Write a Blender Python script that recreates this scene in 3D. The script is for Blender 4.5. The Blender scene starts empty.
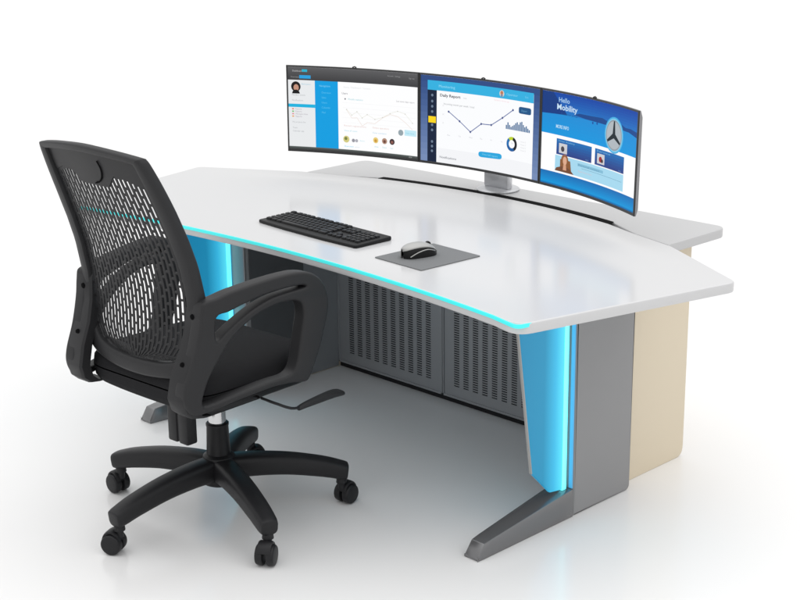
import bpy, bmesh, math, random
from mathutils import Vector, Matrix
random.seed(7)
S = bpy.context.scene
COL = S.collection
R = math.radians

# ------------------------------------------------------------------ camera
f_px, pit, yaw, roll = 1488.2, R(16.404), R(-45.2906), R(-0.6634)
fw = Vector((math.sin(yaw)*math.cos(pit), math.cos(yaw)*math.cos(pit), -math.sin(pit)))
rt = Vector((math.cos(yaw), -math.sin(yaw), 0)); up = rt.cross(fw)
r2 = rt*math.cos(roll)+up*math.sin(roll); u2 = up*math.cos(roll)-rt*math.sin(roll)
cd = bpy.data.cameras.new('camera'); cam = bpy.data.objects.new('camera', cd); COL.objects.link(cam)
M = Matrix.Identity(4)
for i in range(3):
    M[i][0], M[i][1], M[i][2] = r2[i], u2[i], -fw[i]
M[0][3], M[1][3], M[2][3] = 3.2731, -2.9985, 1.8415
cam.matrix_world = M
cd.sensor_width = 36; cd.lens = f_px/800*36; cd.clip_end = 500; cd.clip_start = 0.05
S.camera = cam

# ------------------------------------------------------------------ studio light: a bright white dome, stronger overhead
W = bpy.data.worlds.new('World'); S.world = W; W.use_nodes = True
nt = W.node_tree; bg = nt.nodes['Background']
tc = nt.nodes.new('ShaderNodeTexCoord'); sx = nt.nodes.new('ShaderNodeSeparateXYZ')
mr = nt.nodes.new('ShaderNodeValToRGB')
for pos, v in ((0.0, 1.10), (0.06, 1.06), (0.18, 0.76), (0.45, 0.86), (1.0, 1.95)):
    el = mr.color_ramp.elements[0] if pos == 0 else (mr.color_ramp.elements[-1] if pos == 1 else mr.color_ramp.elements.new(pos))
    el.position = pos; el.color = (v/2, v/2, v/2, 1)
nt.links.new(tc.outputs['Generated'], sx.inputs[0]); nt.links.new(sx.outputs['Z'], mr.inputs[0])
nt.links.new(mr.outputs[0], bg.inputs['Color']); bg.inputs['Strength'].default_value = 2.0
ld = bpy.data.lights.new('added_overhead_fill', 'AREA'); ld.shape = 'RECTANGLE'; ld.size = 5.0; ld.size_y = 3.5; ld.energy = 22  # unseen overhead area lamp, added to shape the dome light
ld.color = (1, 0.99, 0.975)
lo = bpy.data.objects.new('added_overhead_fill', ld); COL.objects.link(lo); lo.location = (2.5, 1.5, 5.0)
lo.rotation_euler = (Vector((0, 0.2, 0.5))-Vector(lo.location)).to_track_quat('-Z', 'Y').to_euler()
S.view_settings.view_transform = 'Standard'; S.view_settings.look = 'None'
S.view_settings.exposure = 0; S.view_settings.gamma = 1

# ------------------------------------------------------------------ materials
def mat(name, col, rough=0.5, metal=0.0, spec=0.5, emit=None, es=0.0, bump=0.0, bscale=300, var=0.0, coat=0.0):
    m = bpy.data.materials.new(name); m.use_nodes = True
    n = m.node_tree; b = n.nodes['Principled BSDF']
    b.inputs['Base Color'].default_value = (*col, 1); b.inputs['Roughness'].default_value = rough
    b.inputs['Metallic'].default_value = metal; b.inputs['Specular IOR Level'].default_value = spec
    b.inputs['Coat Weight'].default_value = coat; b.inputs['Coat Roughness'].default_value = 0.08
    if emit: b.inputs['Emission Color'].default_value = (*emit, 1); b.inputs['Emission Strength'].default_value = es
    if bump or var:
        t = n.nodes.new('ShaderNodeTexCoord'); z = n.nodes.new('ShaderNodeTexNoise')
        z.inputs['Scale'].default_value = bscale; z.inputs['Detail'].default_value = 3
        n.links.new(t.outputs['Object'], z.inputs['Vector'])
        if bump:
            bp = n.nodes.new('ShaderNodeBump'); bp.inputs['Strength'].default_value = bump; bp.inputs['Distance'].default_value = 0.001
            n.links.new(z.outputs['Fac'], bp.inputs['Height']); n.links.new(bp.outputs[0], b.inputs['Normal'])
        if var:
            z2 = n.nodes.new('ShaderNodeTexNoise'); z2.inputs['Scale'].default_value = 9; z2.inputs['Detail'].default_value = 4
            n.links.new(t.outputs['Object'], z2.inputs['Vector'])
            q = n.nodes.new('ShaderNodeMapRange'); q.inputs['To Min'].default_value = rough-var; q.inputs['To Max'].default_value = rough+var
            n.links.new(z2.outputs['Fac'], q.inputs['Value']); n.links.new(q.outputs[0], b.inputs['Roughness'])
    return m
M_floor = mat('floor_gloss_white', (0.83, 0.826, 0.823), 0.17, spec=0.42, var=0.03)
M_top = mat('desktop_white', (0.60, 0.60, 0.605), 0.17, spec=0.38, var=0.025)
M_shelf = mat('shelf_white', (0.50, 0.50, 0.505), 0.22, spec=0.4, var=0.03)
M_black = mat('chair_plastic', (0.0195, 0.0195, 0.021), 0.5, spec=0.3, bump=0.25, bscale=700, var=0.06)
M_base = mat('chair_base_plastic', (0.012, 0.012, 0.0135), 0.45, spec=0.3, bump=0.25, bscale=700, var=0.06)
M_fabric = mat('seat_fabric', (0.014, 0.014, 0.0155), 0.9, spec=0.2, bump=0.8, bscale=1400)
M_dark = mat('dark_recess', (0.004, 0.004, 0.0045), 0.8, spec=0.05)
M_chrome = mat('chrome', (0.62, 0.62, 0.63), 0.14, metal=1)
M_gray = mat('grey_powder_coat', (0.265, 0.265, 0.27), 0.42, spec=0.45, bump=0.15, bscale=900, var=0.05)
M_foot = mat('foot_grey_metal', (0.20, 0.20, 0.205), 0.22, metal=0.6, bump=0.12, bscale=900, var=0.05)
M_mesh = mat('door_grey_metal', (0.30, 0.31, 0.325), 0.4, metal=0.2, var=0.05)
M_beige = mat('beige_laminate', (0.70, 0.61, 0.465), 0.45, var=0.04)
M_kb = mat('keyboard_black', (0.004, 0.004, 0.0045), 0.5, spec=0.3, bump=0.1)
M_key = mat('key_black', (0.007, 0.007, 0.008), 0.45, spec=0.3)
M_inshade = mat('inner_shade_dark', (0.09, 0.093, 0.097), 0.5, spec=0.3)  # dark tone standing for shade on the grey pedestal's inner face
M_pad = mat('mouse_pad_grey', (0.175, 0.18, 0.185), 0.8, bump=0.5, bscale=1500)
M_silver = mat('mouse_silver', (0.40, 0.40, 0.39), 0.35, metal=0.2)
M_led = mat('cyan_led', (0.05, 0.5, 0.5), 0.4, emit=(0.03, 0.56, 0.56), es=0.85)
M_glow = mat('lit_end', (0.2, 0.7, 0.9), 0.4, emit=(0.12, 0.88, 0.98), es=1.3)
M_blue = mat('reflected_glow_blue', (0.1, 0.3, 0.5), 0.4, emit=(0.04, 0.27, 0.48), es=0.75)  # emissive stand-in for blue light reflected off the pedestal
M_bezel = mat('monitor_black', (0.012, 0.012, 0.013), 0.35)
M_mback = mat('monitor_back', (0.26, 0.26, 0.27), 0.4, metal=0.3)
M_stand = mat('stand_silver', (0.60, 0.61, 0.63), 0.3, metal=0.5)
# lit acrylic: brightest by its lamp strip, in the panel's own coordinates
M_acr = mat('blue_acrylic', (0.015, 0.12, 0.18), 0.3, spec=0.25, emit=(0.02, 0.3, 0.5), es=1)
n = M_acr.node_tree; b = n.nodes['Principled BSDF']
t = n.nodes.new('ShaderNodeTexCoord'); s_ = n.nodes.new('ShaderNodeSeparateXYZ'); cr = n.nodes.new('ShaderNodeValToRGB'); mp = n.nodes.new('ShaderNodeMapRange')
n.links.new(t.outputs['Object'], s_.inputs[0]); mp.inputs['From Min'].default_value = -0.12; mp.inputs['From Max'].default_value = 0.15
n.links.new(s_.outputs['Y'], mp.inputs['Value']); n.links.new(mp.outputs[0], cr.inputs[0]); n.links.new(cr.outputs[0], b.inputs['Emission Color'])
E = cr.color_ramp.elements
E[0].position = 0; E[0].color = (0.006, 0.15, 0.31, 1); E[1].position = 1; E[1].color = (0.12, 0.85, 0.98, 1)
e = cr.color_ramp.elements.new(0.62); e.color = (0.010, 0.20, 0.37, 1)
e = cr.color_ramp.elements.new(0.80); e.color = (0.035, 0.42, 0.68, 1)
_em = {}
def emat(col, k=1.0, name='screen_pixels'):
    key = (tuple(round(c, 3) for c in col), k)
    if key not in _em:
        lin = [((c/255)/12.92 if c/255 <= 0.04045 else ((c/255+0.055)/1.055)**2.4) for c in col]
        m = bpy.data.materials.new(name); m.use_nodes = True
        b = m.node_tree.nodes['Principled BSDF']
        b.inputs['Base Color'].default_value = (0.01, 0.01, 0.01, 1); b.inputs['Roughness'].default_value = 0.35
        b.inputs['Specular IOR Level'].default_value = 0.05
        b.inputs['Emission Color'].default_value = (*lin, 1); b.inputs['Emission Strength'].default_value = k
        _em[key] = m
    return _em[key]

# ------------------------------------------------------------------ helpers
def obj(name, me, m=None, parent=None, smooth=None):
    o = bpy.data.objects.new(name, me); COL.objects.link(o)
    if m is not None:
        for k in (m if isinstance(m, (list, tuple)) else [m]): me.materials.append(k)
    if parent: o.parent = parent
    if smooth is not None:
        me.polygons.foreach_set('use_smooth', [True]*len(me.polygons))
        try: me.set_sharp_from_angle(angle=R(smooth))
        except Exception: pass
        if 'flat_axis' in me:
            ax = 'xyz'.index(me['flat_axis'])
            for p in me.polygons:
                if abs(p.normal[ax]) > 0.9995: p.use_smooth = False
    return o
def fin(name, bm, m, parent=None, smooth=35):
    bmesh.ops.recalc_face_normals(bm, faces=bm.faces)
    me = bpy.data.meshes.new(name); bm.to_mesh(me); bm.free()
    return obj(name, me, m, parent, smooth)
def tag(o, label, cat, group=None, kind=None):
    if label: o['label'] = label
    if cat: o['category'] = cat
    if group: o['group'] = group
    if kind: o['kind'] = kind
    return o
def empty(name, loc=(0, 0, 0), rz=0):
    o = bpy.data.objects.new(name, None); COL.objects.link(o); o.location = loc; o.rotation_euler = (0, 0, rz)
    o.empty_display_size = 0.05
    return o
def box(bm, x0, x1, y0, y1, z0, z1, bev=0.0, seg=2, mi=0, mtx=None):
    t = bmesh.new(); bmesh.ops.create_cube(t, size=1)
    for v in t.verts: v.co = Vector(((x0+x1)/2+v.co.x*(x1-x0), (y0+y1)/2+v.co.y*(y1-y0), (z0+z1)/2+v.co.z*(z1-z0)))
    if bev: bmesh.ops.bevel(t, geom=t.edges[:], offset=bev, segments=seg, profile=0.5, affect='EDGES')
    if mtx is not None: bmesh.ops.transform(t, matrix=mtx, verts=t.verts)
    for f in t.faces: f.material_index = mi
    add(bm, t)
def add(bm, t):
    me = bpy.data.meshes.new('tmp'); t.to_mesh(me); t.free(); bm.from_mesh(me); bpy.data.meshes.remove(me)
def cyl(bm, p0, p1, r0, r1=None, seg=24, bev=0.0):
    if r1 is None: r1 = r0
    p0, p1 = Vector(p0), Vector(p1); d = p1-p0; L = d.length
    t = bmesh.new(); bmesh.ops.create_cone(t, cap_ends=True, segments=seg, radius1=r0, radius2=r1, depth=L)
    if bev:
        ed = [e for e in t.edges if abs(e.verts[0].co.z-e.verts[1].co.z) < 1e-6]
        bmesh.ops.bevel(t, geom=ed, offset=bev, segments=3, profile=0.5, affect='EDGES')
    q = d.to_track_quat('Z', 'Y').to_matrix().to_4x4()
    bmesh.ops.transform(t, matrix=Matrix.Translation((p0+p1)/2) @ q, verts=t.verts); add(bm, t)
def roundpoly(pts, rad, n=6):
    """corner-rounded closed polygon; rad = one radius or one per corner"""
    out = []; N = len(pts)
    for i in range(N):
        r = rad[i] if isinstance(rad, (list, tuple)) else rad
        p = Vector(pts[i]); a = Vector(pts[i-1])-p; c = Vector(pts[(i+1) % N])-p
        if r <= 0 or a.length < 1e-6 or c.length < 1e-6: out.append(p); continue
        ang = a.angle(c)
        if ang > R(174): out.append(p); continue
        d = min(r/math.tan(ang/2), a.length*0.48, c.length*0.48)
        s, e = p+a.normalized()*d, p+c.normalized()*d
        for k in range(n+1):
            t = k/n; out.append(s*(1-t)**2+p*2*t*(1-t)+e*t*t)
    return [tuple(v) for v in out]
def smoothpoly(pts, n=5):
    """closed Catmull-Rom through the points"""
    out = []; N = len(pts)
    for i in range(N):
        p0, p1, p2, p3 = [Vector(pts[(i+k) % N]) for k in (-1, 0, 1, 2)]
        for k in range(n):
            t = k/n
            out.append(0.5*((2*p1)+(p2-p0)*t+(2*p0-5*p1+4*p2-p3)*t*t+(3*p1-p0-3*p2+p3)*t**3))
    return [tuple(v) for v in out]
def path(pts, n=6):
    out = []; N = len(pts)
    for i in range(N-1):
        p0, p1, p2, p3 = Vector(pts[max(i-1, 0)]), Vector(pts[i]), Vector(pts[i+1]), Vector(pts[min(i+2, N-1)])
        for k in range(n):
            t = k/n
            out.append(0.5*((2*p1)+(p2-p0)*t+(2*p0-5*p1+4*p2-p3)*t*t+(3*p1-p0-3*p2+p3)*t**3))
    out.append(Vector(pts[-1])); return out
def plate(polys, th, bev=0.002, axis='z', at=0.0, res=2):
    """extruded outline with holes and rounded rims -> mesh. axis z: (x,y) plane, thickness centred on z=at; axis x: polys are (y,z)"""
    cu = bpy.data.curves.new('tmp', 'CURVE'); cu.dimensions = '2D'; cu.fill_mode = 'BOTH'
    cu.extrude = max(th/2-bev, 0.0001); cu.bevel_depth = bev; cu.bevel_resolution = res; cu.offset = -bev
    for p in polys:
        s = cu.splines.new('POLY'); s.points.add(len(p)-1); s.use_cyclic_u = True
        for i, q in enumerate(p): s.points[i].co = (q[0], q[1], 0, 1)
    o = bpy.data.objects.new('tmp', cu); COL.objects.link(o)
    dg = bpy.context.evaluated_depsgraph_get(); dg.update()
    me = bpy.data.meshes.new_from_object(o.evaluated_get(dg))
    bpy.data.objects.remove(o); bpy.data.curves.remove(cu)
    if axis == 'x': mt = Matrix(((0, 0, 1, at), (1, 0, 0, 0), (0, 1, 0, 0), (0, 0, 0, 1)))
    elif axis == 'y': mt = Matrix(((1, 0, 0, 0), (0, 0, 1, at), (0, 1, 0, 0), (0, 0, 0, 1)))
    else: mt = Matrix.Translation((0, 0, at))
    me.transform(mt)
    b = bmesh.new(); b.from_mesh(me); bmesh.ops.remove_doubles(b, verts=b.verts, dist=1e-5); bmesh.ops.recalc_face_normals(b, faces=b.faces); b.to_mesh(me); b.free()
    me['flat_axis'] = axis
    return me
def sweep(bm, pts, w, h, side=(1, 0, 0), n=16, ex=4.0, cap=True):
    """rounded-rectangle section swept on a path; w along side, h across. w,h number or function(t)"""
    side = Vector(side); N = len(pts); rings = []
    for i, p in enumerate(pts):
        p = Vector(p); d = (Vector(pts[min(i+1, N-1)])-Vector(pts[max(i-1, 0)])).normalized()
        s = (side-d*side.dot(d)).normalized(); u = s.cross(d).normalized()
        t = i/(N-1); ww = w(t) if callable(w) else w; hh = h(t) if callable(h) else h
        ring = []
        for k in range(n):
            a = 2*math.pi*(k+0.5)/n; c, sn = math.cos(a), math.sin(a)
            ring.append(bm.verts.new(p+s*(ww/2)*math.copysign(abs(c)**(2/ex), c)+u*(hh/2)*math.copysign(abs(sn)**(2/ex), sn)))
        rings.append(ring)
    for a, b_ in zip(rings, rings[1:]):
        for k in range(n): bm.faces.new((a[k], a[(k+1) % n], b_[(k+1) % n], b_[k]))
    if cap: bm.faces.new(rings[0][::-1]); bm.faces.new(rings[-1])
def lathe(bm, prof, seg=32, mtx=None):
    t = bmesh.new(); rings = []
    for r, z in prof: rings.append([t.verts.new((r*math.cos(2*math.pi*k/seg), r*math.sin(2*math.pi*k/seg), z)) for k in range(seg)])
    for a, b_ in zip(rings, rings[1:]):
        for k in range(seg): t.faces.new((a[k], a[(k+1) % seg], b_[(k+1) % seg], b_[k]))
    t.faces.new(rings[0][::-1]); t.faces.new(rings[-1])
    if mtx is not None: bmesh.ops.transform(t, matrix=mtx, verts=t.verts)
    add(bm, t)

# ------------------------------------------------------------------ setting
bm = bmesh.new(); bmesh.ops.create_grid(bm, x_segments=2, y_segments=2, size=60)
fl = fin('floor', bm, M_floor, smooth=None); tag(fl, None, None, kind='structure')

# ------------------------------------------------------------------ desk
desk = empty('control_desk', (0, 0.2, 0))
tag(desk, 'white corner-cut control room desk with cyan lit front edge, perforated doors and grey legs', 'desk')
def dchild(o): o.parent = desk; o.matrix_parent_inverse = Matrix.Translation((0, -0.2, 0)); return o
def slot_y(x): return 0.724-0.226*x*x
front = [(x, -0.2445-0.004*abs(x)-0.092*x*x) for x in [-0.9+i*0.1 for i in range(19)]]
SR = 0.517
right = [(1.004, -0.350), (1.178, 0.350), (0.822, 0.551)]
left = [(-0.822, 0.551), (-1.178, 0.350), (-1.004, -0.350)]
back = [(x, slot_y(x)-0.012) for x in [SR-i*SR/10 for i in range(21)]]
jr = [(0.655, 0.6005)]; jl = [(-0.655, 0.6005)]
outline = front+right+jr+back+jl+left
rad = [0]*len(front)+[0.05, 0.035, 0.0]+[0]*(1+len(back)+1)+[0.0, 0.035, 0.05]
op = roundpoly(outline, rad, 8)
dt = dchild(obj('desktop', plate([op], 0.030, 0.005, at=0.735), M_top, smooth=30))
# lit strip on the front edge (wraps the two front corners)
st = roundpoly([(-1.012, -0.30)]+[(-1.004, -0.350)]+front+[(1.004, -0.350), (1.012, -0.30)], [0, 0.05]+[0]*len(front)+[0.05, 0], 8)
bm = bmesh.new(); rows = []
for i, p in enumerate(st):
    a = Vector(st[max(i-1, 0)]); c = Vector(st[min(i+1, len(st)-1)]); d = (c-a).normalized(); nrm = Vector((d.y, -d.x))
    q = Vector(p)
    rows.append([bm.verts.new((q.x+nrm.x*o_, q.y+nrm.y*o_, z)) for o_, z in ((-0.003, 0.7485), (0.0015, 0.7490), (0.0022, 0.7478), (0.0022, 0.7402), (0.0015, 0.7390), (-0.003, 0.7390))])
for a, c in zip(rows, rows[1:]):
    for k in range(5): bm.faces.new((a[k], a[k+1], c[k+1], c[k]))
    bm.faces.new((a[5], a[0], c[0], c[5]))
bm.faces.new(rows[0]); bm.faces.new(rows[-1][::-1])
dchild(fin('edge_light', bm, M_led))
# rear shelf
shelf_front = [(x, slot_y(x)+0.012) for x in [-SR+i*SR/10 for i in range(21)]]
so = [(-0.805, 0.5620), (-0.655, 0.6035)]+shelf_front+[(0.655, 0.6035), (0.805, 0.5620), (0.812, 0.868), (-0.812, 0.868)]
srad = [0, 0]+[0]*len(shelf_front)+[0, 0, 0.045, 0.045]
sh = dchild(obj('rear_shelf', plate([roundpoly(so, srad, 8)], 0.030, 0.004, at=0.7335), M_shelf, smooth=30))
bm = bmesh.new(); rows = []
for x in [-SR+i*SR/20 for i in range(41)]:
    y = slot_y(x); rows.append([bm.verts.new((x, y-0.014, 0.7512)), bm.verts.new((x, y+0.014, 0.7512)), bm.verts.new((x, y+0.014, 0.7492)), bm.verts.new((x, y-0.014, 0.7492))])
for a, c in zip(rows, rows[1:]):
    for k in range(4): bm.faces.new((a[k], a[(k+1) % 4], c[(k+1) % 4], c[k]))
bm.faces.new(rows[0]); bm.faces.new(rows[-1][::-1])
dchild(fin('cable_slot', bm, M_dark))

for s in (1, -1):
    # pedestal: upright grey box with rounded front edge and lower rear corner
    me = plate([roundpoly([(0.166, 0.0), (0.440, 0.0), (0.440, 0.7195), (0.166, 0.7195)], [0.004, 0.02, 0.002, 0.002])], 0.085, 0.006, axis='x', at=s*0.7425)
    ped = dchild(obj('pedestal', me, M_gray, smooth=35))
    # panel glow reflected on the pedestal front, put in as an emissive strip
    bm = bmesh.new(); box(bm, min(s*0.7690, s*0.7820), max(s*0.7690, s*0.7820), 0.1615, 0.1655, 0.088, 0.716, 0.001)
    fin('reflected_glow', bm, M_blue, ped); 
    # acrylic panel
    px = s*0.762
    pan = plate([roundpoly([(-0.083-0.13, 0.718), (-0.076, 0.700), (0.0, 0.178), (0.082, 0.093), (0.150, 0.083), (0.150, 0.718)], [0.0, 0.0, 0.004, 0.004, 0, 0])], 0.010, 0.0015, axis='x', at=px)
    me = plate([roundpoly([(-0.0785, 0.718), (0.0, 0.178), (0.080, 0.097), (0.150, 0.087), (0.150, 0.718)], [0.0, 0.004, 0.004, 0, 0])], 0.010, 0.0015, axis='x', at=px)
    pn = dchild(obj('side_panel', me, M_acr, smooth=30))
    bm = bmesh.new(); box(bm, px-0.0065, px+0.0065, 0.133, 0.1525, 0.086, 0.717, 0.002)
    fin('light_bar', bm, M_glow, pn)
    # slim bright rim on the panel's front edge
    bm = bmesh.new()
    sweep(bm, [(px, -0.0800, 0.712), (px, -0.0012, 0.179)], 0.0104, 0.003, n=8)
    fin('panel_rim', bm, M_silver, pn)
    # foot: tapered beam
    bm = bmesh.new()
    def fv(x, y, z): return bm.verts.new((s*x, y, z))
    sec = [(-0.247, 0.731, 0.785, 0.004, 0.731+0.004, 0.783, 0.006), (-0.2455, 0.731, 0.786, 0.0, 0.736, 0.783, 0.012),
           (-0.222, 0.728, 0.787, 0.0, 0.738, 0.785, 0.046), (-0.19, 0.724, 0.787, 0.0, 0.735, 0.785, 0.050), (0.10, 0.702, 0.787, 0.0, 0.716, 0.785, 0.0805), (0.1645, 0.700, 0.787, 0.0, 0.712, 0.785, 0.0865)]
    rings = [[fv(a, y, z0), fv(b_, y, z0), fv(b2, y, z1), fv(a2, y, z1)] for y, a, b_, z0, a2, b2, z1 in sec]
    for a, c in zip(rings, rings[1:]):
        for k in range(4): bm.faces.new((a[k], a[(k+1) % 4], c[(k+1) % 4], c[k]))
    bm.faces.new(rings[0][::-1]); bm.faces.new(rings[-1])
    bmesh.ops.recalc_face_normals(bm, faces=bm.faces)
    ed = [e for e in bm.edges if len(e.link_faces) == 2 and e.calc_face_angle(0) > R(25)]
    bmesh.ops.bevel(bm, geom=ed, offset=0.003, segments=2, profile=0.5, affect='EDGES')
    dchild(fin('foot', bm, M_foot, smooth=40))
    # beige cabinet end
    me = plate([roundpoly([(0.443, 0.0), (0.775, 0.0), (0.775, 0.7175), (0.443, 0.7175)], [0.002, 0.035, 0.002, 0.002])], 0.030, 0.002, axis='x', at=s*0.7305)
    dchild(obj('end_panel', me, M_beige, smooth=35))
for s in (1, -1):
    bm = bmesh.new(); a, b_ = sorted((s*0.6975, s*0.6995)); box(bm, a, b_, 0.186, 0.438, 0.004, 0.716)  # added dark plate: inner-side shade of the pedestal put into colour
    dchild(fin('inner_shade_plate', bm, M_inshade))
    bm = bmesh.new(); a, b_ = sorted((s*0.7115, s*0.7150)); box(bm, a, b_, 0.4435, 0.615, 0.004, 0.716)
    dchild(fin('cabinet_side', bm, M_mesh))
bm = bmesh.new(); box(bm, -0.7145, 0.7145, 0.745, 0.765, 0.02, 0.717, 0.001)
dchild(fin('back_panel', bm, M_beige))
bm = bmesh.new(); box(bm, -0.7145, 0.7145, 0.645, 0.650, 0.0, 0.717); box(bm, -0.7110, 0.7110, 0.622, 0.6445, 0.001, 0.018, 0.001)  # dark sheet for interior shade behind the door holes, then plinth bar
dchild(fin('plinth_and_shade_sheet', bm, mat('plinth_shade_dark', (0.02, 0.02, 0.022), 0.7, spec=0.1)))
# perforated doors: real holes
def door(x0, x1):
    z0, z1, y, th = 0.020, 0.7165, 0.618, 0.0015
    bm = bmesh.new()
    pitch = 0.0445; n = int(((x1-x0)-0.095)/pitch+0.5); m0 = ((x1-x0)-n*pitch)/2
    xs = [x0]; flag = []
    for i in range(n):
        a = x0+m0+i*pitch+(pitch-0.025)/2; xs += [a, a+0.025]; flag += [False, True]
    xs.append(x1); flag.append(False)
    zs = [z0]; fz = []; z = z0+0.045
    while z < z1-0.045:
        zs += [z, z+0.0040]; fz += [False, True]; z += 0.0086
    zs.append(z1); fz.append(False)
    V = {}
    def gv(i, j):
        if (i, j) not in V: V[i, j] = bm.verts.new((xs[i], y, zs[j]))
        return V[i, j]
    for i in range(len(xs)-1):
        for j in range(len(zs)-1):
            if flag[i] and fz[j]: continue
            bm.faces.new((gv(i, j), gv(i+1, j), gv(i+1, j+1), gv(i, j+1)))
    bmesh.ops.recalc_face_normals(bm, faces=bm.faces)
    g = bmesh.ops.extrude_face_region(bm, geom=bm.faces[:])
    bmesh.ops.translate(bm, vec=(0, th, 0), verts=[v for v in g['geom'] if isinstance(v, bmesh.types.BMVert)])
    for a, b_, c, d in ((x0, x0+0.006, z0, z1), (x1-0.006, x1, z0, z1), (x0, x1, z0, z0+0.008)):
        box(bm, a, b_, y-0.004, y+0.012, c, d, 0.001)
    return dchild(fin('perforated_door', bm, M_mesh, smooth=None))
door(-0.7110, -0.1690); door(-0.1665, 0.4080); door(0.4105, 0.7110)

# ------------------------------------------------------------------ office chair
TH = R(3.0)
chair = empty('office_chair', (0.024, -0.534, 0), TH)
tag(chair, 'black office chair with slotted mesh back, loop armrests and five-star castor base', 'chair')
def cc(name, bm, m=M_black, parent=chair, smooth=35): return fin(name, bm, m, parent, smooth)
HW = [(0.50, 0.150, -0.248), (0.515, 0.195, -0.247), (0.545, 0.230, -0.246), (0.60, 0.246, -0.242), (0.68, 0.250, -0.238), (0.76, 0.250, -0.241), (0.85, 0.247, -0.258),
      (0.92, 0.243, -0.280), (1.00, 0.237, -0.310), (1.08, 0.228, -0.342), (1.13, 0.214, -0.362), (1.16, 0.205, -0.374)]
def lerp(tab, z, k):
    if z <= tab[0][0]: return tab[0][k]
    for a, b_ in zip(tab, tab[1:]):
        if z <= b_[0]:
            t = (z-a[0])/(b_[0]-a[0]); return a[k]*(1-t)+b_[k]*t
    return tab[-1][k]
def back_y(x, z, d=0.0):
    # bowed shell: middle sits further back than the edges
    return lerp(HW, z, 2)-0.030*(1-min(1, (x/0.25)**2))+0.030-0.026+d
def back_pt(x, z, d=0.0):
    return Vector((x, back_y(x, z)+d, z))
# frame outline, as (x,z)
def zc(x): return 0.028*(1-(x/0.21)**2)
outer = [(-0.209, 1.140), (-0.195, 1.146), (-0.11, 1.157), (0, 1.163), (0.11, 1.157), (0.195, 1.146), (0.209, 1.140), (0.217, 1.120), (0.228, 1.07), (0.238, 1.00), (0.244, 0.92), (0.248, 0.84), (0.250, 0.76), (0.250, 0.68), (0.246, 0.60), (0.226, 0.560), (0.17, 0.533), (0.08, 0.520),
         (0, 0.517), (-0.08, 0.520), (-0.17, 0.533), (-0.226, 0.560), (-0.246, 0.60), (-0.250, 0.68), (-0.250, 0.76), (-0.248, 0.84), (-0.244, 0.92), (-0.238, 1.00), (-0.228, 1.07), (-0.217, 1.120)]
inner = [(-0.184, 1.124), (-0.175, 1.129), (-0.10, 1.137), (0, 1.142), (0.10, 1.137), (0.175, 1.129), (0.184, 1.124), (0.188, 1.10), (0.193, 1.06), (0.198, 1.00), (0.203, 0.92), (0.206, 0.84), (0.207, 0.76), (0.205, 0.68), (0.198, 0.62), (0.172, 0.585), (0.12, 0.568), (0.06, 0.562),
         (0, 0.560), (-0.06, 0.562), (-0.12, 0.568), (-0.172, 0.585), (-0.198, 0.62), (-0.205, 0.68), (-0.207, 0.76), (-0.206, 0.84), (-0.203, 0.92), (-0.198, 1.00), (-0.193, 1.06), (-0.188, 1.10)]
of, inn = smoothpoly(outer, 4), smoothpoly(inner, 4)
bm = bmesh.new(); N = len(of)
prof = []   # cross-section rings around the loop: (blend 0 outer..1 inner, depth)
for bl, d in ((0.0, 0.006), (0.0, -0.010), (0.06, -0.0165), (0.22, -0.020), (0.70, -0.0195), (0.93, -0.0165), (1.0, -0.010), (1.0, 0.012), (0.9, 0.015), (0.12, 0.013)):
    ring = []
    for i in range(N):
        p = Vector(of[i])*(1-bl)+Vector(inn[i])*bl; ring.append(bm.verts.new(back_pt(p.x, p.y, d)))
    prof.append(ring)
for k in range(len(prof)):
    a, c = prof[k], prof[(k+1) % len(prof)]
    for i in range(N): bm.faces.new((a[i], a[(i+1) % N], c[(i+1) % N], c[i]))
cc('back_frame', bm, smooth=50)
# slotted plastic web
def inhw(z): return lerp([(0.560, 0.06, 0), (0.575, 0.15, 0), (0.60, 0.188, 0), (0.64, 0.203, 0), (0.76, 0.208, 0), (0.92, 0.204, 0), (1.0, 0.199, 0), (1.12, 0.188, 0)], z, 1)
def ztop(x):
    """lower rim of the solid header: a shallow tongue in the middle"""
    ax = abs(x+0.01)
    return 1.048 if ax < 0.055 else (1.048+(ax-0.055)/0.03*0.030 if ax < 0.085 else 1.078-0.02*max(0, (ax-0.13))/0.06)
NC = 25; bm = bmesh.new(); cw = 0.400/NC; slot = 0.0084
def strip(xa, xb, za, zb, ns=1):
    """small curved quad column on the web"""
    zs = [za+(zb-za)*i/ns for i in range(ns+1)]
    def sc(x, z): return max(-inhw(z)-0.004, min(inhw(z)+0.004, x*inhw(z)/0.2))
    pr = [(bm.verts.new(back_pt(sc(xa, z), z, -0.002)), bm.verts.new(back_pt(sc(xb, z), z, -0.002))) for z in zs]
    for a, c in zip(pr, pr[1:]): bm.faces.new((a[0], a[1], c[1], c[0]))
for i in range(NC+1):                       # ribs between slot columns
    xa = -0.2+i*cw-(cw-slot)/2; strip(max(-0.205, xa), min(0.205, xa+cw-slot), 0.562, 1.134, 22)
for i in range(NC):
    xc = -0.2+(i+0.5)*cw; zt = ztop(xc)
    strip(xc-slot/2-0.0005, xc+slot/2+0.0005, zt, 1.134, 3)
    per = 0.038; z = 0.575+(i % 2)*per/2+random.uniform(-0.001, 0.001)
    if i % 2: strip(xc-slot/2-0.0005, xc+slot/2+0.0005, 0.562, 0.572, 1)
    while z < zt-0.012:
        strip(xc-slot/2-0.0005, xc+slot/2+0.0005, z, z+0.0060, 1); z += per
w = cc('back_web', bm, M_black, smooth=None)
sol = w.modifiers.new('thick', 'SOLIDIFY'); sol.thickness = 0.003; sol.offset = 0
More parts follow.
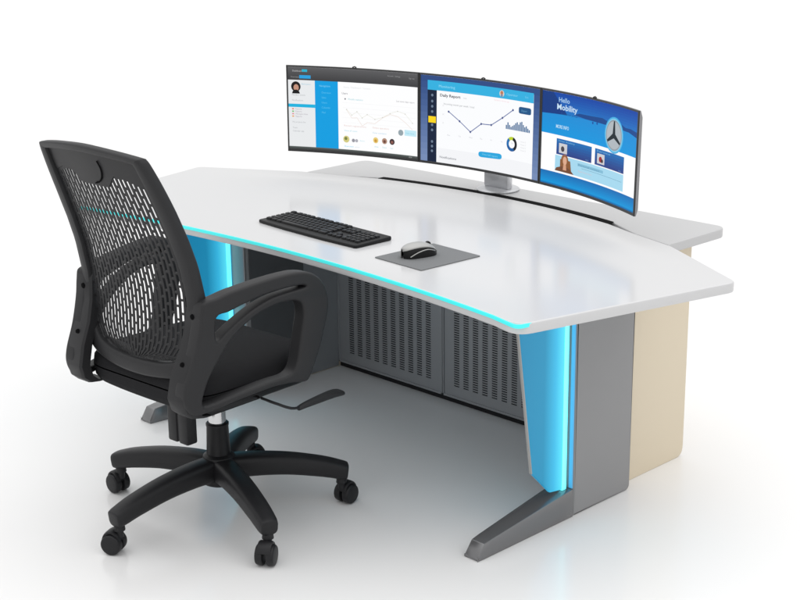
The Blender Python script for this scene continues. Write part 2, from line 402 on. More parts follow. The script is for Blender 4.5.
# header plate with its curved lip
bm = bmesh.new(); pr = []
for i in range(41):
    x = -0.188+0.376*i/40; lo_ = ztop(x)+0.006 if abs(x+0.01) > 0.09 else ztop(x)
    pr.append((bm.verts.new(back_pt(x, 1.140-0.012*(abs(x)/0.188)**2, -0.006)), bm.verts.new(back_pt(x, max(lo_, 1.05), -0.006)), bm.verts.new(back_pt(x, max(lo_, 1.05)-0.001, -0.001)), bm.verts.new(back_pt(x, 1.140-0.012*(abs(x)/0.188)**2, 0.006))))
for a, c in zip(pr, pr[1:]):
    for k in range(4): bm.faces.new((a[k], a[(k+1) % 4], c[(k+1) % 4], c[k]))
bm.faces.new(pr[0]); bm.faces.new(pr[-1][::-1])
hp = cc('header_plate', bm)
bm = bmesh.new()
sweep(bm, path([back_pt(0.044, 1.122, -0.0085), back_pt(0.047, 1.10, -0.0085), back_pt(0.038, 1.078, -0.0085), back_pt(0.020, 1.062, -0.0085), back_pt(0.0, 1.056, -0.0085)]), 0.004, 0.003, n=8)
cc('header_seam', bm, M_dark, hp)
# armrests: solid loops
def arm(s):
    out = [(-0.253, 0.757), (-0.214, 0.763), (-0.172, 0.772), (-0.116, 0.779), (-0.054, 0.785), (0.0, 0.788), (0.042, 0.787), (0.080, 0.778), (0.110, 0.757), (0.129, 0.725), (0.136, 0.690), (0.133, 0.655), (0.122, 0.615), (0.107, 0.567), (0.085, 0.515), (0.066, 0.480), (0.050, 0.472),
           (0.012, 0.478), (-0.04, 0.481), (-0.10, 0.476), (-0.17, 0.468), (-0.24, 0.458), (-0.285, 0.456), (-0.312, 0.470), (-0.325, 0.505), (-0.318, 0.545), (-0.290, 0.610), (-0.270, 0.68), (-0.262, 0.73)]
    slot_ = [(-0.217, 0.710), (-0.177, 0.719), (-0.131, 0.731), (-0.068, 0.744), (-0.005, 0.749), (0.044, 0.749), (0.064, 0.744), (0.053, 0.740), (-0.005, 0.736), (-0.053, 0.729), (-0.101, 0.713), (-0.148, 0.690), (-0.186, 0.667), (-0.220, 0.648)]
    hole = [(-0.271, 0.486), (-0.260, 0.525), (-0.237, 0.567), (-0.188, 0.630), (-0.149, 0.663), (-0.102, 0.690), (-0.054, 0.706), (-0.006, 0.712), (0.032, 0.708), (0.050, 0.694), (0.054, 0.664), (0.046, 0.623), (0.038, 0.582), (0.026, 0.530), (0.002, 0.503), (-0.063, 0.498), (-0.158, 0.488), (-0.250, 0.477)]
    me = plate([smoothpoly(out, 5), smoothpoly(slot_, 4), smoothpoly(hole, 4)], 0.046, 0.009, axis='x', at=0, res=4)
    for v in me.vertices: v.co.x = s*(v.co.x+0.246+0.163*(v.co.y+0.28))
    if s < 0: me.flip_normals()
    a = obj('armrest', me, M_black, chair, smooth=60)
    # bracket wrapping the back frame, broader below
    bm = bmesh.new(); rings = []
    tab = [(0.757, -0.252, 0.206, 0.262), (0.742, -0.260, 0.203, 0.264), (0.68, -0.268, 0.198, 0.264), (0.62, -0.286, 0.192, 0.262), (0.56, -0.314, 0.187, 0.259), (0.50, -0.328, 0.186, 0.257), (0.465, -0.318, 0.188, 0.256), (0.446, -0.296, 0.190, 0.256), (0.440, -0.265, 0.194, 0.258)]
    for z, y, xi, xo in tab:
        d = 0.034
        pts = [(xi, y+0.006), (xi+0.006, y), (xo-0.012, y), (xo-0.003, y+0.004), (xo, y+0.014), (xo, y+d), (xi, y+d)]
        rings.append([bm.verts.new((s*px_, py_, z)) for px_, py_ in pts])
    for p_, q_ in zip(rings, rings[1:]):
        k = len(p_)
        for i in range(k): bm.faces.new((p_[i], p_[(i+1) % k], q_[(i+1) % k], q_[i]))
    bm.faces.new(rings[0]); bm.faces.new(rings[-1][::-1])
    br = cc('arm_bracket', bm, M_black, a, smooth=40)
    for z, y, x in ((0.715, -0.264, 0.234), (0.590, -0.300, 0.226)):
        bm = bmesh.new(); dn = Vector((0, -1, -0.1)).normalized(); c = Vector((s*x, y, z))
        cyl(bm, c+dn*-0.004, c+dn*0.0022, 0.0085, 0.0075, 20, 0.001)
        cyl(bm, c+dn*0.002, c+dn*0.0026, 0.004, 0.004, 6)
        tx = cc('screw', bm, M_dark, a)
    return a
arm(1); arm(-1)
# cross brace low behind the cushion joining the brackets
bm = bmesh.new()
sweep(bm, path([(-0.19, -0.262, 0.50), (-0.09, -0.264, 0.475), (0, -0.265, 0.47), (0.09, -0.264, 0.475), (0.19, -0.262, 0.50)]), 0.02, 0.02, side=(0, 1, 0))
bm.free()
# seat cushion
def seat_mesh():
    bm = bmesh.new(); nx, ny = 20, 20; top = []; 
    def P(u, v, side):
        # u,v in -1..1, superellipse footprint
        ex = 8; r = max(abs(u), abs(v)); 
        if r > 1e-6:
            th = math.atan2(v, u); k = r/((abs(math.cos(th))**ex+abs(math.sin(th))**ex)**(1/ex)); x, y = k*math.cos(th), k*math.sin(th)
            x0, y0 = math.cos(th), math.sin(th); m_ = max(abs(x0), abs(y0)); x, y = x0/m_*r, y0/m_*r
            kk = (abs(x)**ex+abs(y)**ex)**(1/ex); g = r/kk if kk else 1; x, y = x*g, y*g
        else: x = y = 0
        X = 0.248*x*(1-0.22*max(0, y)**3); Y = -0.015+(0.258 if y < 0 else 0.232)*y
        e = max(0, 1-r**12)
        if side > 0:
            z = 0.488+0.050*e**0.35+0.014*(1-r*r)-0.022*max(0, y-0.35)**2*2+0.004*(-y)
        else: z = 0.488-0.056*e**0.35-0.01*e*(1-x*x)
        return Vector((X, Y, z))
    for side in (1, -1):
        G = [[bm.verts.new(P(math.sin(math.pi/2*(-1+2*i/nx)), math.sin(math.pi/2*(-1+2*j/ny)), side)) for j in range(ny+1)] for i in range(nx+1)]
        for i in range(nx):
            for j in range(ny): bm.faces.new((G[i][j], G[i+1][j], G[i+1][j+1], G[i][j+1]))
    bmesh.ops.remove_doubles(bm, verts=bm.verts, dist=1e-4)
    return bm
cc('seat', seat_mesh(), M_fabric, smooth=60)
# seat pan and tilt mechanism
bm = bmesh.new()
me = plate([roundpoly([(-0.20, -0.19), (0.20, -0.19), (0.20, 0.20), (-0.20, 0.20)], 0.06)], 0.018, 0.006, at=0.422); bm.from_mesh(me)
cc('seat_pan', bm, M_base)
bm = bmesh.new(); box(bm, -0.075, 0.075, -0.10, 0.12, 0.345, 0.425, 0.012); cyl(bm, (0, 0, 0.33), (0, 0, 0.36), 0.032, 0.036)
mech = cc('tilt_mechanism', bm, M_base)
bm = bmesh.new()
for x0 in (-0.028, 0.018): box(bm, x0, x0+0.040, -0.160, -0.122, 0.276, 0.42, 0.006)
box(bm, -0.021, 0.051, -0.156, -0.126, 0.282, 0.42, 0.002)
cc('back_spine', bm, M_base)
# lever on the right with paddle
bm = bmesh.new()
sweep(bm, path([(0.07, 0.0, 0.40), (0.20, -0.03, 0.425), (0.27, -0.02, 0.418), (0.30, 0.015, 0.400), (0.30, 0.06, 0.393)], 6), 0.008, 0.008, n=10, ex=2)
lv = cc('height_lever', bm, M_base, chair)
bm = bmesh.new()
sweep(bm, path([(0.300, 0.040, 0.392), (0.300, 0.070, 0.395), (0.300, 0.12, 0.397), (0.300, 0.17, 0.398), (0.300, 0.20, 0.396), (0.300, 0.208, 0.394)], 5), lambda t: 0.014+0.030*min(1, t*1.4)*math.sqrt(max(0.02, 1-max(0, (t-0.8)/0.2)**2)), lambda t: 0.012+0.006*math.sin(math.pi*min(1, t)), n=14, ex=2.6)
cc('lever_paddle', bm, M_black, lv)
# gas lift
bm = bmesh.new(); lathe(bm, [(0.0255, 0.26), (0.0255, 0.345)]); 
gl = cc('gas_lift', bm, M_chrome)
bm = bmesh.new(); lathe(bm, [(0.036, 0.135), (0.035, 0.20), (0.032, 0.278), (0.0335, 0.281), (0.0335, 0.287), (0.030, 0.290), (0.026, 0.290)])
cc('lift_sleeve', bm, M_base, gl)
# five star base
bm = bmesh.new()
lathe(bm, [(0.040, 0.100), (0.050, 0.105), (0.054, 0.130), (0.052, 0.170), (0.046, 0.188), (0.036, 0.194)])
base = cc('star_base', bm, M_base)
RS = 0.359
casters = [R(198.7), R(250), R(285), R(350), R(60)]
for k in range(5):
    a = R(198.7+72*k)-TH; d = Vector((math.cos(a), math.sin(a), 0)); sd = Vector((-math.sin(a), math.cos(a), 0))
    bm = bmesh.new()
    pts = path([d*0.02+Vector((0, 0, 0.150)), d*0.10+Vector((0, 0, 0.152)), d*0.20+Vector((0, 0, 0.145)), d*0.30+Vector((0, 0, 0.127)), d*0.355+Vector((0, 0, 0.112)), d*0.372+Vector((0, 0, 0.108)), d*0.378+Vector((0, 0, 0.107))], 5)
    sweep(bm, pts, lambda t: (0.074-0.028*t)*math.sqrt(max(0.12, 1-max(0, (t-0.9)/0.1)**2*0.7)), lambda t: (0.072-0.030*t)*(1 if t < 0.97 else 0.75), side=sd, n=18, ex=3.6)
    leg = cc('base_leg', bm, M_base, chair, smooth=50)
    c = d*RS
    bm = bmesh.new(); cyl(bm, c+Vector((0, 0, 0.050)), c+Vector((0, 0, 0.098)), 0.011)
    cyl(bm, c+Vector((0, 0, 0.070)), c+Vector((0, 0, 0.094)), 0.017, 0.014, 20, 0.002)
    ca = [R(178), R(205), R(-60), R(95), R(60)][k]; h = Vector((math.cos(ca), math.sin(ca), 0)); ax = Vector((-math.sin(ca), math.cos(ca), 0))
    wc = c+h*0.020+Vector((0, 0, 0.0305))
    # hood
    hp_ = []
    for i in range(9):
        an = R(20+140*i/8); hp_.append(wc-h*math.cos(math.pi-an)*-0.026*1.0+Vector((0, 0, 0.036*math.sin(an))))
    sweep(bm, hp_, 0.040, 0.010, side=ax, n=10)
    cs = cc('castor', bm, M_base, leg)
    for s in (1, -1):
        bm = bmesh.new(); cyl(bm, wc+ax*s*0.005, wc+ax*s*0.027, 0.0305, 0.029, 28, 0.005)
        fin('wheel', bm, M_base, cs)

# ------------------------------------------------------------------ keyboard
kb = empty('keyboard', (-0.068, -0.020, 0.7502), R(-2.6)); kb.scale = (0.96, 0.96, 0.88)
tag(kb, 'black full-size keyboard lying on the white desktop left of the mouse pad', 'keyboard')
bm = bmesh.new()
me = plate([roundpoly([(-0.248, -0.076), (-0.10, -0.083), (0.10, -0.083), (0.248, -0.076), (0.246, 0.076), (-0.246, 0.076)], [0.012, 0.05, 0.05, 0.012, 0.008, 0.008], 5)], 0.013, 0.004, at=0.0065); bm.from_mesh(me)
for v in bm.verts: v.co.z *= 0.85+0.30*(v.co.y+0.08)/0.16
case = fin('case', bm, M_kb, kb)
_km = {}
def key(x, y, w, d=0.0158):
    k = round(w, 4)
    if k not in _km:
        t = bmesh.new(); box(t, -w/2, w/2, -d/2, d/2, 0, 0.008, 0.0)
        for v in t.verts:
            if v.co.z > 0.004: v.co.x *= 1-0.0035/w; v.co.y *= 0.82
        bmesh.ops.bevel(t, geom=t.edges[:], offset=0.0009, segments=2, profile=0.5, affect='EDGES')
        o = fin('key', t, M_key, kb); _km[k] = o.data
    else:
        o = bpy.data.objects.new('key', _km[k]); COL.objects.link(o); o.parent = kb
    o.location = (x, y, 0.0095+0.0040*(y+0.08)/0.16); o.rotation_euler = (R(2), 0, 0)
u = 0.0205; x0 = -0.236
rows = [(0.058, [1, -.6, 1, 1, 1, 1, -.4, 1, 1, 1, 1, -.4, 1, 1, 1, 1]), (0.034, [1]*13+[2]), (0.0145, [1.5]+[1]*12+[1.5]), (-0.005, [1.8]+[1]*11+[2.2]), (-0.0245, [2.3]+[1]*10+[2.7]), (-0.044, [1.3, 1.3, 1.3, 6.6, 1.3, 1.3, 1.9])]
for y, ks in rows:
    x = x0; tot = sum(abs(k) for k in ks); sc = 15/tot
    for k in ks:
        w_ = abs(k)*sc*u
        if k > 0: key(x+w_/2, y, w_-0.0022)
        x += w_
for y in (0.034, 0.0145):
    for i in range(3): key(x0+15.4*u+(i+0.5)*u, y, u-0.0022)
key(x0+15.4*u+1.5*u, -0.0245, u-0.0022)
for i in range(3): key(x0+15.4*u+(i+0.5)*u, -0.044, u-0.0022)
for r_, y in enumerate((0.034, 0.0145, -0.005, -0.0245, -0.044)):
    for i in range(4):
        if x0+18.7*u+(i+0.5)*u < 0.237: key(x0+18.75*u+(i+0.5)*u, y, u-0.0022)

# ------------------------------------------------------------------ mouse pad and mouse
pad = obj('mouse_pad', plate([roundpoly([(-0.1, -0.115), (0.1, -0.115), (0.1, 0.115), (-0.1, 0.115)], 0.004)], 0.003, 0.0008, at=0.0015), M_pad, smooth=30)
pad.location = (0.388, -0.029, 0.7502); pad.rotation_euler = (0, 0, R(-3.5)); tag(pad, 'square grey mouse pad on the white desktop under the mouse', 'mouse pad')
mo = empty('computer_mouse', (0.366, -0.042, 0.7534), R(-14))
tag(mo, 'silver and black computer mouse resting on the grey mouse pad', 'mouse')
def mouse_part(a0, a1, sc, x=1.0, zoff=0):
    bm = bmesh.new(); nu, nv = 20, 18; G = []
    for i in range(nu+1):
        t = i/nu; y = -0.056+0.112*t
        wd = 0.031*(1-abs(2*t-1)**3.2)**0.5*(1-0.12*math.sin(math.pi*t)*0.6); ht = 0.040*(1-abs((t-0.42)/0.58)**2.4)**0.6 if abs((t-0.42)/0.58) < 1 else 0.0
        if t < 0.02 or t > 0.98: wd = max(wd, 0.006)
        ring = []
        for j in range(nv+1):
            an = a0+(a1-a0)*j/nv
            ring.append(bm.verts.new((wd*sc*math.copysign(abs(math.cos(an))**0.75, math.cos(an)), y*sc, zoff+max(0.0, ht)*sc*abs(math.sin(an))**0.75)))
        G.append(ring)
    for a, c in zip(G, G[1:]):
        for j in range(nv): bm.faces.new((a[j], a[j+1], c[j+1], c[j]))
    return bm
b_ = mouse_part(0, math.pi, 0.985)
fin('body', b_, M_kb, mo, 60)
sh_ = fin('shell', mouse_part(R(40), R(178), 1.03), M_silver, mo, 60)
m_ = sh_.modifiers.new('t', 'SOLIDIFY'); m_.thickness = 0.0015
bm = bmesh.new(); sweep(bm, path([(0.030, -0.046, 0.008), (0.0345, -0.02, 0.020), (0.0335, 0.010, 0.024), (0.027, 0.038, 0.016)], 6), 0.003, 0.003, n=8, ex=2)
fin('side_trim', bm, M_silver, mo)
bm = bmesh.new(); cyl(bm, (-0.004, 0.030, 0.030), (0.004, 0.030, 0.030), 0.009, None, 24, 0.001); fin('scroll_wheel', bm, M_kb, mo)

# ------------------------------------------------------------------ curved monitors
Y0, RM, ZB, HM, S1, S2 = 0.645, 1.665, 0.844, 0.309, 0.271, 0.800
TI = 0.018
def arc(s, t, d=0.0):
    """s metres along the arc from its middle, t metres up, d metres in front of the glass (towards the user)"""
    a = s/RM; r = RM+t*math.sin(TI)-d
    return Vector((-0.013+r*math.sin(a), Y0-RM+r*math.cos(a), ZB+t*math.cos(TI)))
class Scr:
    """draws flat artwork on one curved screen: u,v in 0..1 (v up)"""
    def __init__(self, s0, s1, root, scr):
        self.b0, self.b1 = s0+0.006, s1-0.006; self.root = root; self.scr = scr; self.lay = 0
    def P(self, u, v, d): return arc(self.b0+(self.b1-self.b0)*u, 0.009+(HM-0.015)*v, d)
    def d(self, lv): return 0.0012+0.00022*lv
    def poly(self, name, polys, col, lv=1, k=1.0):
        bm = bmesh.new(); W_ = (self.b1-self.b0)
        for p in polys:
            vs = [bm.verts.new((x, y, 0)) for x, y in p]
            try: bm.faces.new(vs)
            except Exception: pass
        # split long faces so they follow the curve
        cuts = [i/24 for i in range(1, 24)]
        for c in cuts: bmesh.ops.bisect_plane(bm, geom=bm.verts[:]+bm.edges[:]+bm.faces[:], plane_co=(c, 0, 0), plane_no=(1, 0, 0))
        for v in bm.verts: v.co = self.P(v.co.x, v.co.y, self.d(lv))
        me = bpy.data.meshes.new(name); bm.to_mesh(me); bm.free()
        return obj(name, me, emat(col, k), self.scr)
    def rect(self, name, u0, v0, u1, v1, col, lv=1, k=1.0): return self.poly(name, [[(u0, v0), (u1, v0), (u1, v1), (u0, v1)]], col, lv, k)
    def grad(self, name, u0, v0, u1, v1, ca, cb, lv=1, steps=8):
        bm = bmesh.new(); mats = []
        for i in range(steps):
            a, b2 = v0+(v1-v0)*i/steps, v0+(v1-v0)*(i+1)/steps; t = (i+0.5)/steps
            nn = max(1, int(24*(u1-u0)))
            for j in range(nn):
                ua, ub = u0+(u1-u0)*j/nn, u0+(u1-u0)*(j+1)/nn
                f = bm.faces.new([bm.verts.new(self.P(x, y, self.d(lv))) for x, y in ((ua, a), (ub, a), (ub, b2), (ua, b2))]); f.material_index = i
            mats.append(emat([ca[c]*(1-t)+cb[c]*t for c in range(3)]))
        me = bpy.data.meshes.new(name); bm.to_mesh(me); bm.free(); return obj(name, me, mats, self.scr)
    def disc(self, name, u, v, r, col, lv=1, k=1.0, a0=0, a1=360, ri=0, n=28, asp=None, fy=1.0):
        A = (self.b1-self.b0)/(HM-0.015); pts = []
        for i in range(n+1):
            a = R(a0+(a1-a0)*i/n); pts.append((u+r*math.cos(a)/A, v+r*fy*math.sin(a)))
        if ri:
            for i in range(n, -1, -1):
                a = R(a0+(a1-a0)*i/n); pts.append((u+ri*math.cos(a)/A, v+ri*fy*math.sin(a)))
            q = [[pts[i], pts[i+1], pts[2*n+1-(i+1)], pts[2*n+1-i]] for i in range(n)]
            return self.poly(name, q, col, lv, k)
        if a1-a0 < 360: pts.append((u, v))
        else: pts.pop()
        return self.poly(name, [pts], col, lv, k)
    def line(self, name, pts, w, col, lv=2, k=1.0):
        A = (self.b1-self.b0)/(HM-0.015); q = []
        for a, b2 in zip(pts, pts[1:]):
            dx, dy = (b2[0]-a[0])*A, b2[1]-a[1]; L = math.hypot(dx, dy); nx, ny = -dy/L*w/2/A, dx/L*w/2
            q.append([(a[0]-nx, a[1]-ny), (b2[0]-nx, b2[1]-ny), (b2[0]+nx, b2[1]+ny), (a[0]+nx, a[1]+ny)])
        return self.poly(name, q, col, lv, k)
    def text(self, name, body, u, v, h, col, lv=3, wide=None, bold=0.0, k=1.0):
        A = (self.b1-self.b0)/(HM-0.015)
        cu = bpy.data.curves.new('t', 'FONT'); cu.body = body; cu.size = 1; cu.offset = bold; cu.resolution_u = 2
        o = bpy.data.objects.new('t', cu); COL.objects.link(o); dg = bpy.context.evaluated_depsgraph_get(); dg.update()
        me = bpy.data.meshes.new_from_object(o.evaluated_get(dg)); bpy.data.objects.remove(o); bpy.data.curves.remove(cu)
        if not me.vertices: return
        xs = [q.co.x for q in me.vertices]; w0 = max(xs)-min(xs); sx = (wide/w0) if wide else h/A; mn = min(xs)
        for q in me.vertices: q.co = self.P(u+(q.co.x-mn)*sx, v+q.co.y*h, self.d(lv))
        return obj(name, me, emat(col, k), self.scr)
def monitor(s0, s1, label):
    sm = (s0+s1)/2; root = empty('monitor', tuple(arc(sm, 0)), -sm/RM)
    inv = (Matrix.Translation(arc(sm, 0)) @ Matrix.Rotation(-sm/RM, 4, 'Z')).inverted()
    tag(root, label, 'monitor', 'three curved monitors side by side')
    n = 24; g = 0.0006; s0 += g; s1 -= g
    # casing
    bm = bmesh.new(); rings = []
    for i in range(n+1):
        s = s0+(s1-s0)*i/n
        rings.append([bm.verts.new(arc(s, t, d)) for t, d in ((0.0, -0.001), (0.0, -0.004), (0.02, -0.010), (HM-0.02, -0.010), (HM, -0.004), (HM, -0.001))])
    for a, c in zip(rings, rings[1:]):
        for k in range(6): bm.faces.new((a[k], a[(k+1) % 6], c[(k+1) % 6], c[k]))
    bm.faces.new(rings[0]); bm.faces.new(rings[-1][::-1])
    o = fin('casing', bm, M_mback, root); o.matrix_parent_inverse = inv
    # bezel ring
    bm = bmesh.new(); xa, xb, ta, tb = 0.006, 0.006, 0.009, 0.006
    def ringpts(off, inset):
        L = []
        a, b2, c, d_ = s0+off*xa+inset, s1-off*xb-inset, off*ta+inset, HM-off*tb-inset
        for i in range(n): L.append((a+(b2-a)*i/n, c))
        L.append((b2, c)); L.append((b2, d_))
        for i in range(n-1, -1, -1): L.append((a+(b2-a)*i/n, d_))
        return L
    R0 = [bm.verts.new(arc(s, t, -0.0008)) for s, t in ringpts(0, 0)]
    R1 = [bm.verts.new(arc(s, t, 0.003)) for s, t in ringpts(0, 0.0006)]
    R2 = [bm.verts.new(arc(s, t, 0.003)) for s, t in ringpts(1, -0.0005)]
    R3 = [bm.verts.new(arc(s, t, 0.0005)) for s, t in ringpts(1, 0)]
    for A_, B_ in ((R0, R1), (R1, R2), (R2, R3)):
        k = len(A_)
        for i in range(k): bm.faces.new((A_[i], A_[(i+1) % k], B_[(i+1) % k], B_[i]))
    o = fin('bezel', bm, M_bezel, root); o.matrix_parent_inverse = inv
    # camera nub on the top rim
    bm = bmesh.new(); c = arc(sm, HM, 0)
    sweep(bm, [arc(sm-0.007, HM+0.001, -0.002), arc(sm, HM+0.004, -0.002), arc(sm+0.007, HM+0.001, -0.002)], 0.006, 0.004, side=(0, 1, 0), n=8)
    o = fin('webcam', bm, M_bezel, root); o.matrix_parent_inverse = inv
    bm = bmesh.new(); pr = []
    for i in range(n+1):
        s = s0+0.0055+(s1-s0-0.011)*i/n; pr.append([bm.verts.new(arc(s, t, d)) for t, d in ((0.0085, 0.0008), (HM-0.0055, 0.0008), (HM-0.0055, -0.0008), (0.0085, -0.0008))])
    for a, c in zip(pr, pr[1:]):
        for k in range(4): bm.faces.new((a[k], a[(k+1) % 4], c[(k+1) % 4], c[k]))
    scr = fin('screen', bm, emat((253, 253, 254)), root); scr.matrix_parent_inverse = inv
    return root, Scr(s0, s1, root, scr)
# -- left screen: admin dashboard
r1, A1 = monitor(-S2, -S1, 'left curved monitor showing a white dashboard with a blue sidebar')
G = A1
G.grad('title_bar', 0, 0.845, 1, 1, (60, 60, 62), (92, 92, 94), 1)
G.text('bar_text', 'Dashboard', 0.035, 0.945, 0.030, (190, 190, 192), 3)
G.rect('badge', 0.105, 0.945, 0.145, 0.975, (40, 175, 205), 3); G.rect('tab', 0.085, 0.865, 0.170, 0.905, (38, 160, 222), 3)
G.text('tab_text', 'Overview', 0.020, 0.872, 0.028, (150, 150, 152), 3); G.text('bar_text', 'Account   Settings', 0.76, 0.945, 0.024, (150, 150, 152), 3); G.text('bar_text', 'Sign out', 0.93, 0.935, 0.024, (150, 150, 152), 3)
G.rect('menu_panel', 0, 0.035, 0.2, 0.845, (232, 234, 236), 1); G.rect('side_panel_blue', 0.2, 0.035, 0.375, 0.845, (0, 157, 224), 1)
G.rect('menu_highlight', 0.0, 0.515, 0.2, 0.555, (22, 178, 222), 2)
G.disc('portrait_hair', 0.058, 0.765, 0.062, (24, 18, 18), 2); G.disc('portrait_face', 0.060, 0.752, 0.034, (196, 146, 124), 3, fy=1.2); G.disc('portrait_coat', 0.058, 0.680, 0.050, (15, 16, 18), 3, a0=0, a1=180)
G.text('menu_name', 'Martin Jones', 0.10, 0.79, 0.024, (120, 190, 215), 3)
for v, s in ((0.655, 'Member details'), (0.590, 'Notifications'), (0.40, ''), (0.325, 'My projects list'), (0.255, 'Team'), (0.215, 'Calendar app')):
    if s: G.text('menu_text', s, 0.028, v, 0.028, (176, 178, 182), 3)
for v, c in ((0.485, (225, 130, 110)), (0.455, (120, 190, 110)), (0.425, (225, 140, 150)), (0.395, (230, 160, 90))):
    G.rect('menu_icon', 0.026, v, 0.040, v+0.016, c, 3); G.text('menu_text', 'Messages inbox' if v == 0.425 else 'Reports', 0.052, v, 0.026, (170, 160, 172), 3)
G.text('side_title', 'Navigation', 0.235, 0.775, 0.034, (120, 205, 242), 3)
for v, s in ((0.695, 'Overview'), (0.635, 'Sales'), (0.575, 'Users'), (0.515, 'Calendar'), (0.455, 'Mail')): G.text('side_text', s, 0.25, v, 0.032, (90, 195, 240), 3)
G.text('page_title', 'Home / Dashboard / Statistics', 0.42, 0.775, 0.03, (218, 220, 224), 3)
G.text('page_heading', 'Users', 0.405, 0.70, 0.034, (140, 140, 146), 3, bold=0.01)
G.disc('bullet', 0.43, 0.645, 0.010, (120, 120, 126), 3); G.text('legend', 'Weekly statistics', 0.45, 0.635, 0.030, (140, 205, 215), 3)
G.text('range_text', 'Last seven days report', 0.83, 0.655, 0.028, (150, 148, 154), 3)
p1 = [(0.44, 0.52), (0.48, 0.455), (0.52, 0.50), (0.56, 0.43), (0.60, 0.475), (0.66, 0.425), (0.72, 0.455), (0.78, 0.51), (0.84, 0.545), (0.90, 0.52), (0.96, 0.42)]
G.line('chart_line', p1, 0.006, (234, 234, 224), 2); G.line('chart_line', [(x, y-0.05+0.05*math.sin(x*19)) for x, y in p1], 0.006, (236, 222, 214), 2)
for x, y in p1: G.disc('chart_point', x, y, 0.008, (212, 212, 206), 3, n=10)
for v in (0.36, 0.42, 0.48, 0.54, 0.60): G.line('grid_line', [(0.41, v), (0.985, v)], 0.003, (240, 240, 242), 1)
G.text('table_heading', 'Recent registrations', 0.42, 0.315, 0.030, (226, 196, 190), 3, wide=0.17); G.text('table_heading', 'Online operators', 0.64, 0.315, 0.030, (226, 196, 188), 3, wide=0.13)
G.text('table_text', 'View all users', 0.42, 0.255, 0.028, (150, 215, 230), 3, wide=0.10); G.text('table_text', 'View contacts', 0.64, 0.255, 0.028, (160, 205, 230), 3, wide=0.11)
G.disc('avatar', 0.435, 0.160, 0.042, (212, 204, 130), 2); G.disc('avatar_face', 0.432, 0.168, 0.020, (120, 130, 70), 3)
G.disc('avatar_sleeve', 0.49, 0.150, 0.022, (150, 150, 160), 2); G.disc('avatar_sleeve', 0.515, 0.150, 0.020, (175, 175, 185), 2)
G.text('table_text', 'Active', 0.54, 0.145, 0.026, (170, 220, 232), 3)
G.text('table_text', 'Show more', 0.42, 0.065, 0.030, (80, 200, 235), 3, wide=0.07); G.text('table_text', 'archive', 0.50, 0.065, 0.022, (190, 210, 225), 3)
for u_, c, c2 in ((0.665, (232, 205, 120), (205, 150, 60)), (0.735, (176, 140, 120), (110, 70, 60)), (0.795, (60, 44, 50), (140, 90, 80))):
    G.disc('avatar', u_, 0.175, 0.036, c, 2); G.disc('avatar_face', u_, 0.170, 0.018, c2, 3)
for u_, s in ((0.655, 'Anna'), (0.718, 'Diana'), (0.782, 'Luis')): G.text('avatar_name', s, u_, 0.090, 0.026, (140, 205, 215), 3)
G.disc('bubble_avatar', 0.865, 0.295, 0.036, (150, 165, 172), 2); G.rect('chat_bubble', 0.895, 0.265, 0.99, 0.335, (196, 234, 246), 2); G.text('chat_text', 'Hello there', 0.905, 0.288, 0.026, (120, 200, 225), 3)
G.grad('task_bar', 0, 0, 1, 0.035, (50, 52, 52), (96, 104, 102), 1); G.text('task_text', '10:24', 0.93, 0.008, 0.022, (190, 190, 190), 3)
# -- centre screen: report window over a dark blue wallpaper
r2_, A2 = monitor(-S1, S1, 'centre curved monitor showing a line chart, yellow menu tile and ring chart')
G = A2
G.grad('wallpaper', 0, 0, 1, 1, (120, 142, 184), (42, 72, 130), 0, 14)
G.rect('window_page', 0.055, 0.0, 0.945, 0.93, (250, 251, 253), 1); G.rect('window_lower', 0.135, 0.0, 0.945, 0.17, (243, 244, 247), 2)
G.rect('window_bar', 0.055, 0.835, 0.945, 0.945, (48, 176, 224), 3); G.rect('window_menu', 0.055, 0.0, 0.128, 0.835, (12, 30, 58), 3)
G.rect('menu_tile', 0.062, 0.455, 0.122, 0.53, (250, 214, 20), 4)
for v in (0.775, 0.705, 0.645, 0.585, 0.430, 0.370, 0.235, 0.180, 0.125): G.disc('menu_icon', 0.092, v, 0.016, (110, 128, 150), 4, n=12)
G.text('app_name', 'Monitoring', 0.145, 0.872, 0.044, (150, 222, 246), 5, wide=0.13)
G.disc('portrait', 0.665, 0.888, 0.036, (226, 214, 196), 4); G.disc('portrait_hair', 0.665, 0.896, 0.022, (190, 120, 90), 5); G.disc('portrait_coat', 0.665, 0.868, 0.018, (120, 140, 170), 5)
G.text('user_name', 'Operator', 0.705, 0.878, 0.036, (140, 214, 242), 5, wide=0.10); G.text('user_name', 'Exit', 0.87, 0.878, 0.034, (120, 205, 238), 5)
G.text('report_heading', 'Daily Report', 0.155, 0.770, 0.046, (48, 52, 66), 5, wide=0.165, bold=0.02); G.text('report_note', 'new', 0.345, 0.772, 0.030, (190, 192, 200), 5)
G.text('chart_title', 'Incoming events per week / total', 0.185, 0.680, 0.032, (158, 160, 166), 5, wide=0.25)
G.text('notice', 'Updated 5 minutes ago', 0.60, 0.800, 0.026, (244, 206, 214), 5, wide=0.13)
G.poly('button_top', [roundpoly([(0.815, 0.700), (0.925, 0.700), (0.925, 0.775), (0.815, 0.775)], [0.02]*4, 4)], (28, 84, 134), 4); G.text('button_text', 'Export', 0.84, 0.725, 0.032, (100, 160, 200), 5)
pp = [(0.225, 0.605), (0.315, 0.510), (0.405, 0.405), (0.495, 0.515), (0.580, 0.520), (0.675, 0.620), (0.765, 0.725)]
G.line('chart_line', pp, 0.010, (96, 112, 166), 4)
for x, y in pp: G.disc('chart_point', x, y, 0.013, (70, 84, 140), 5, n=14)
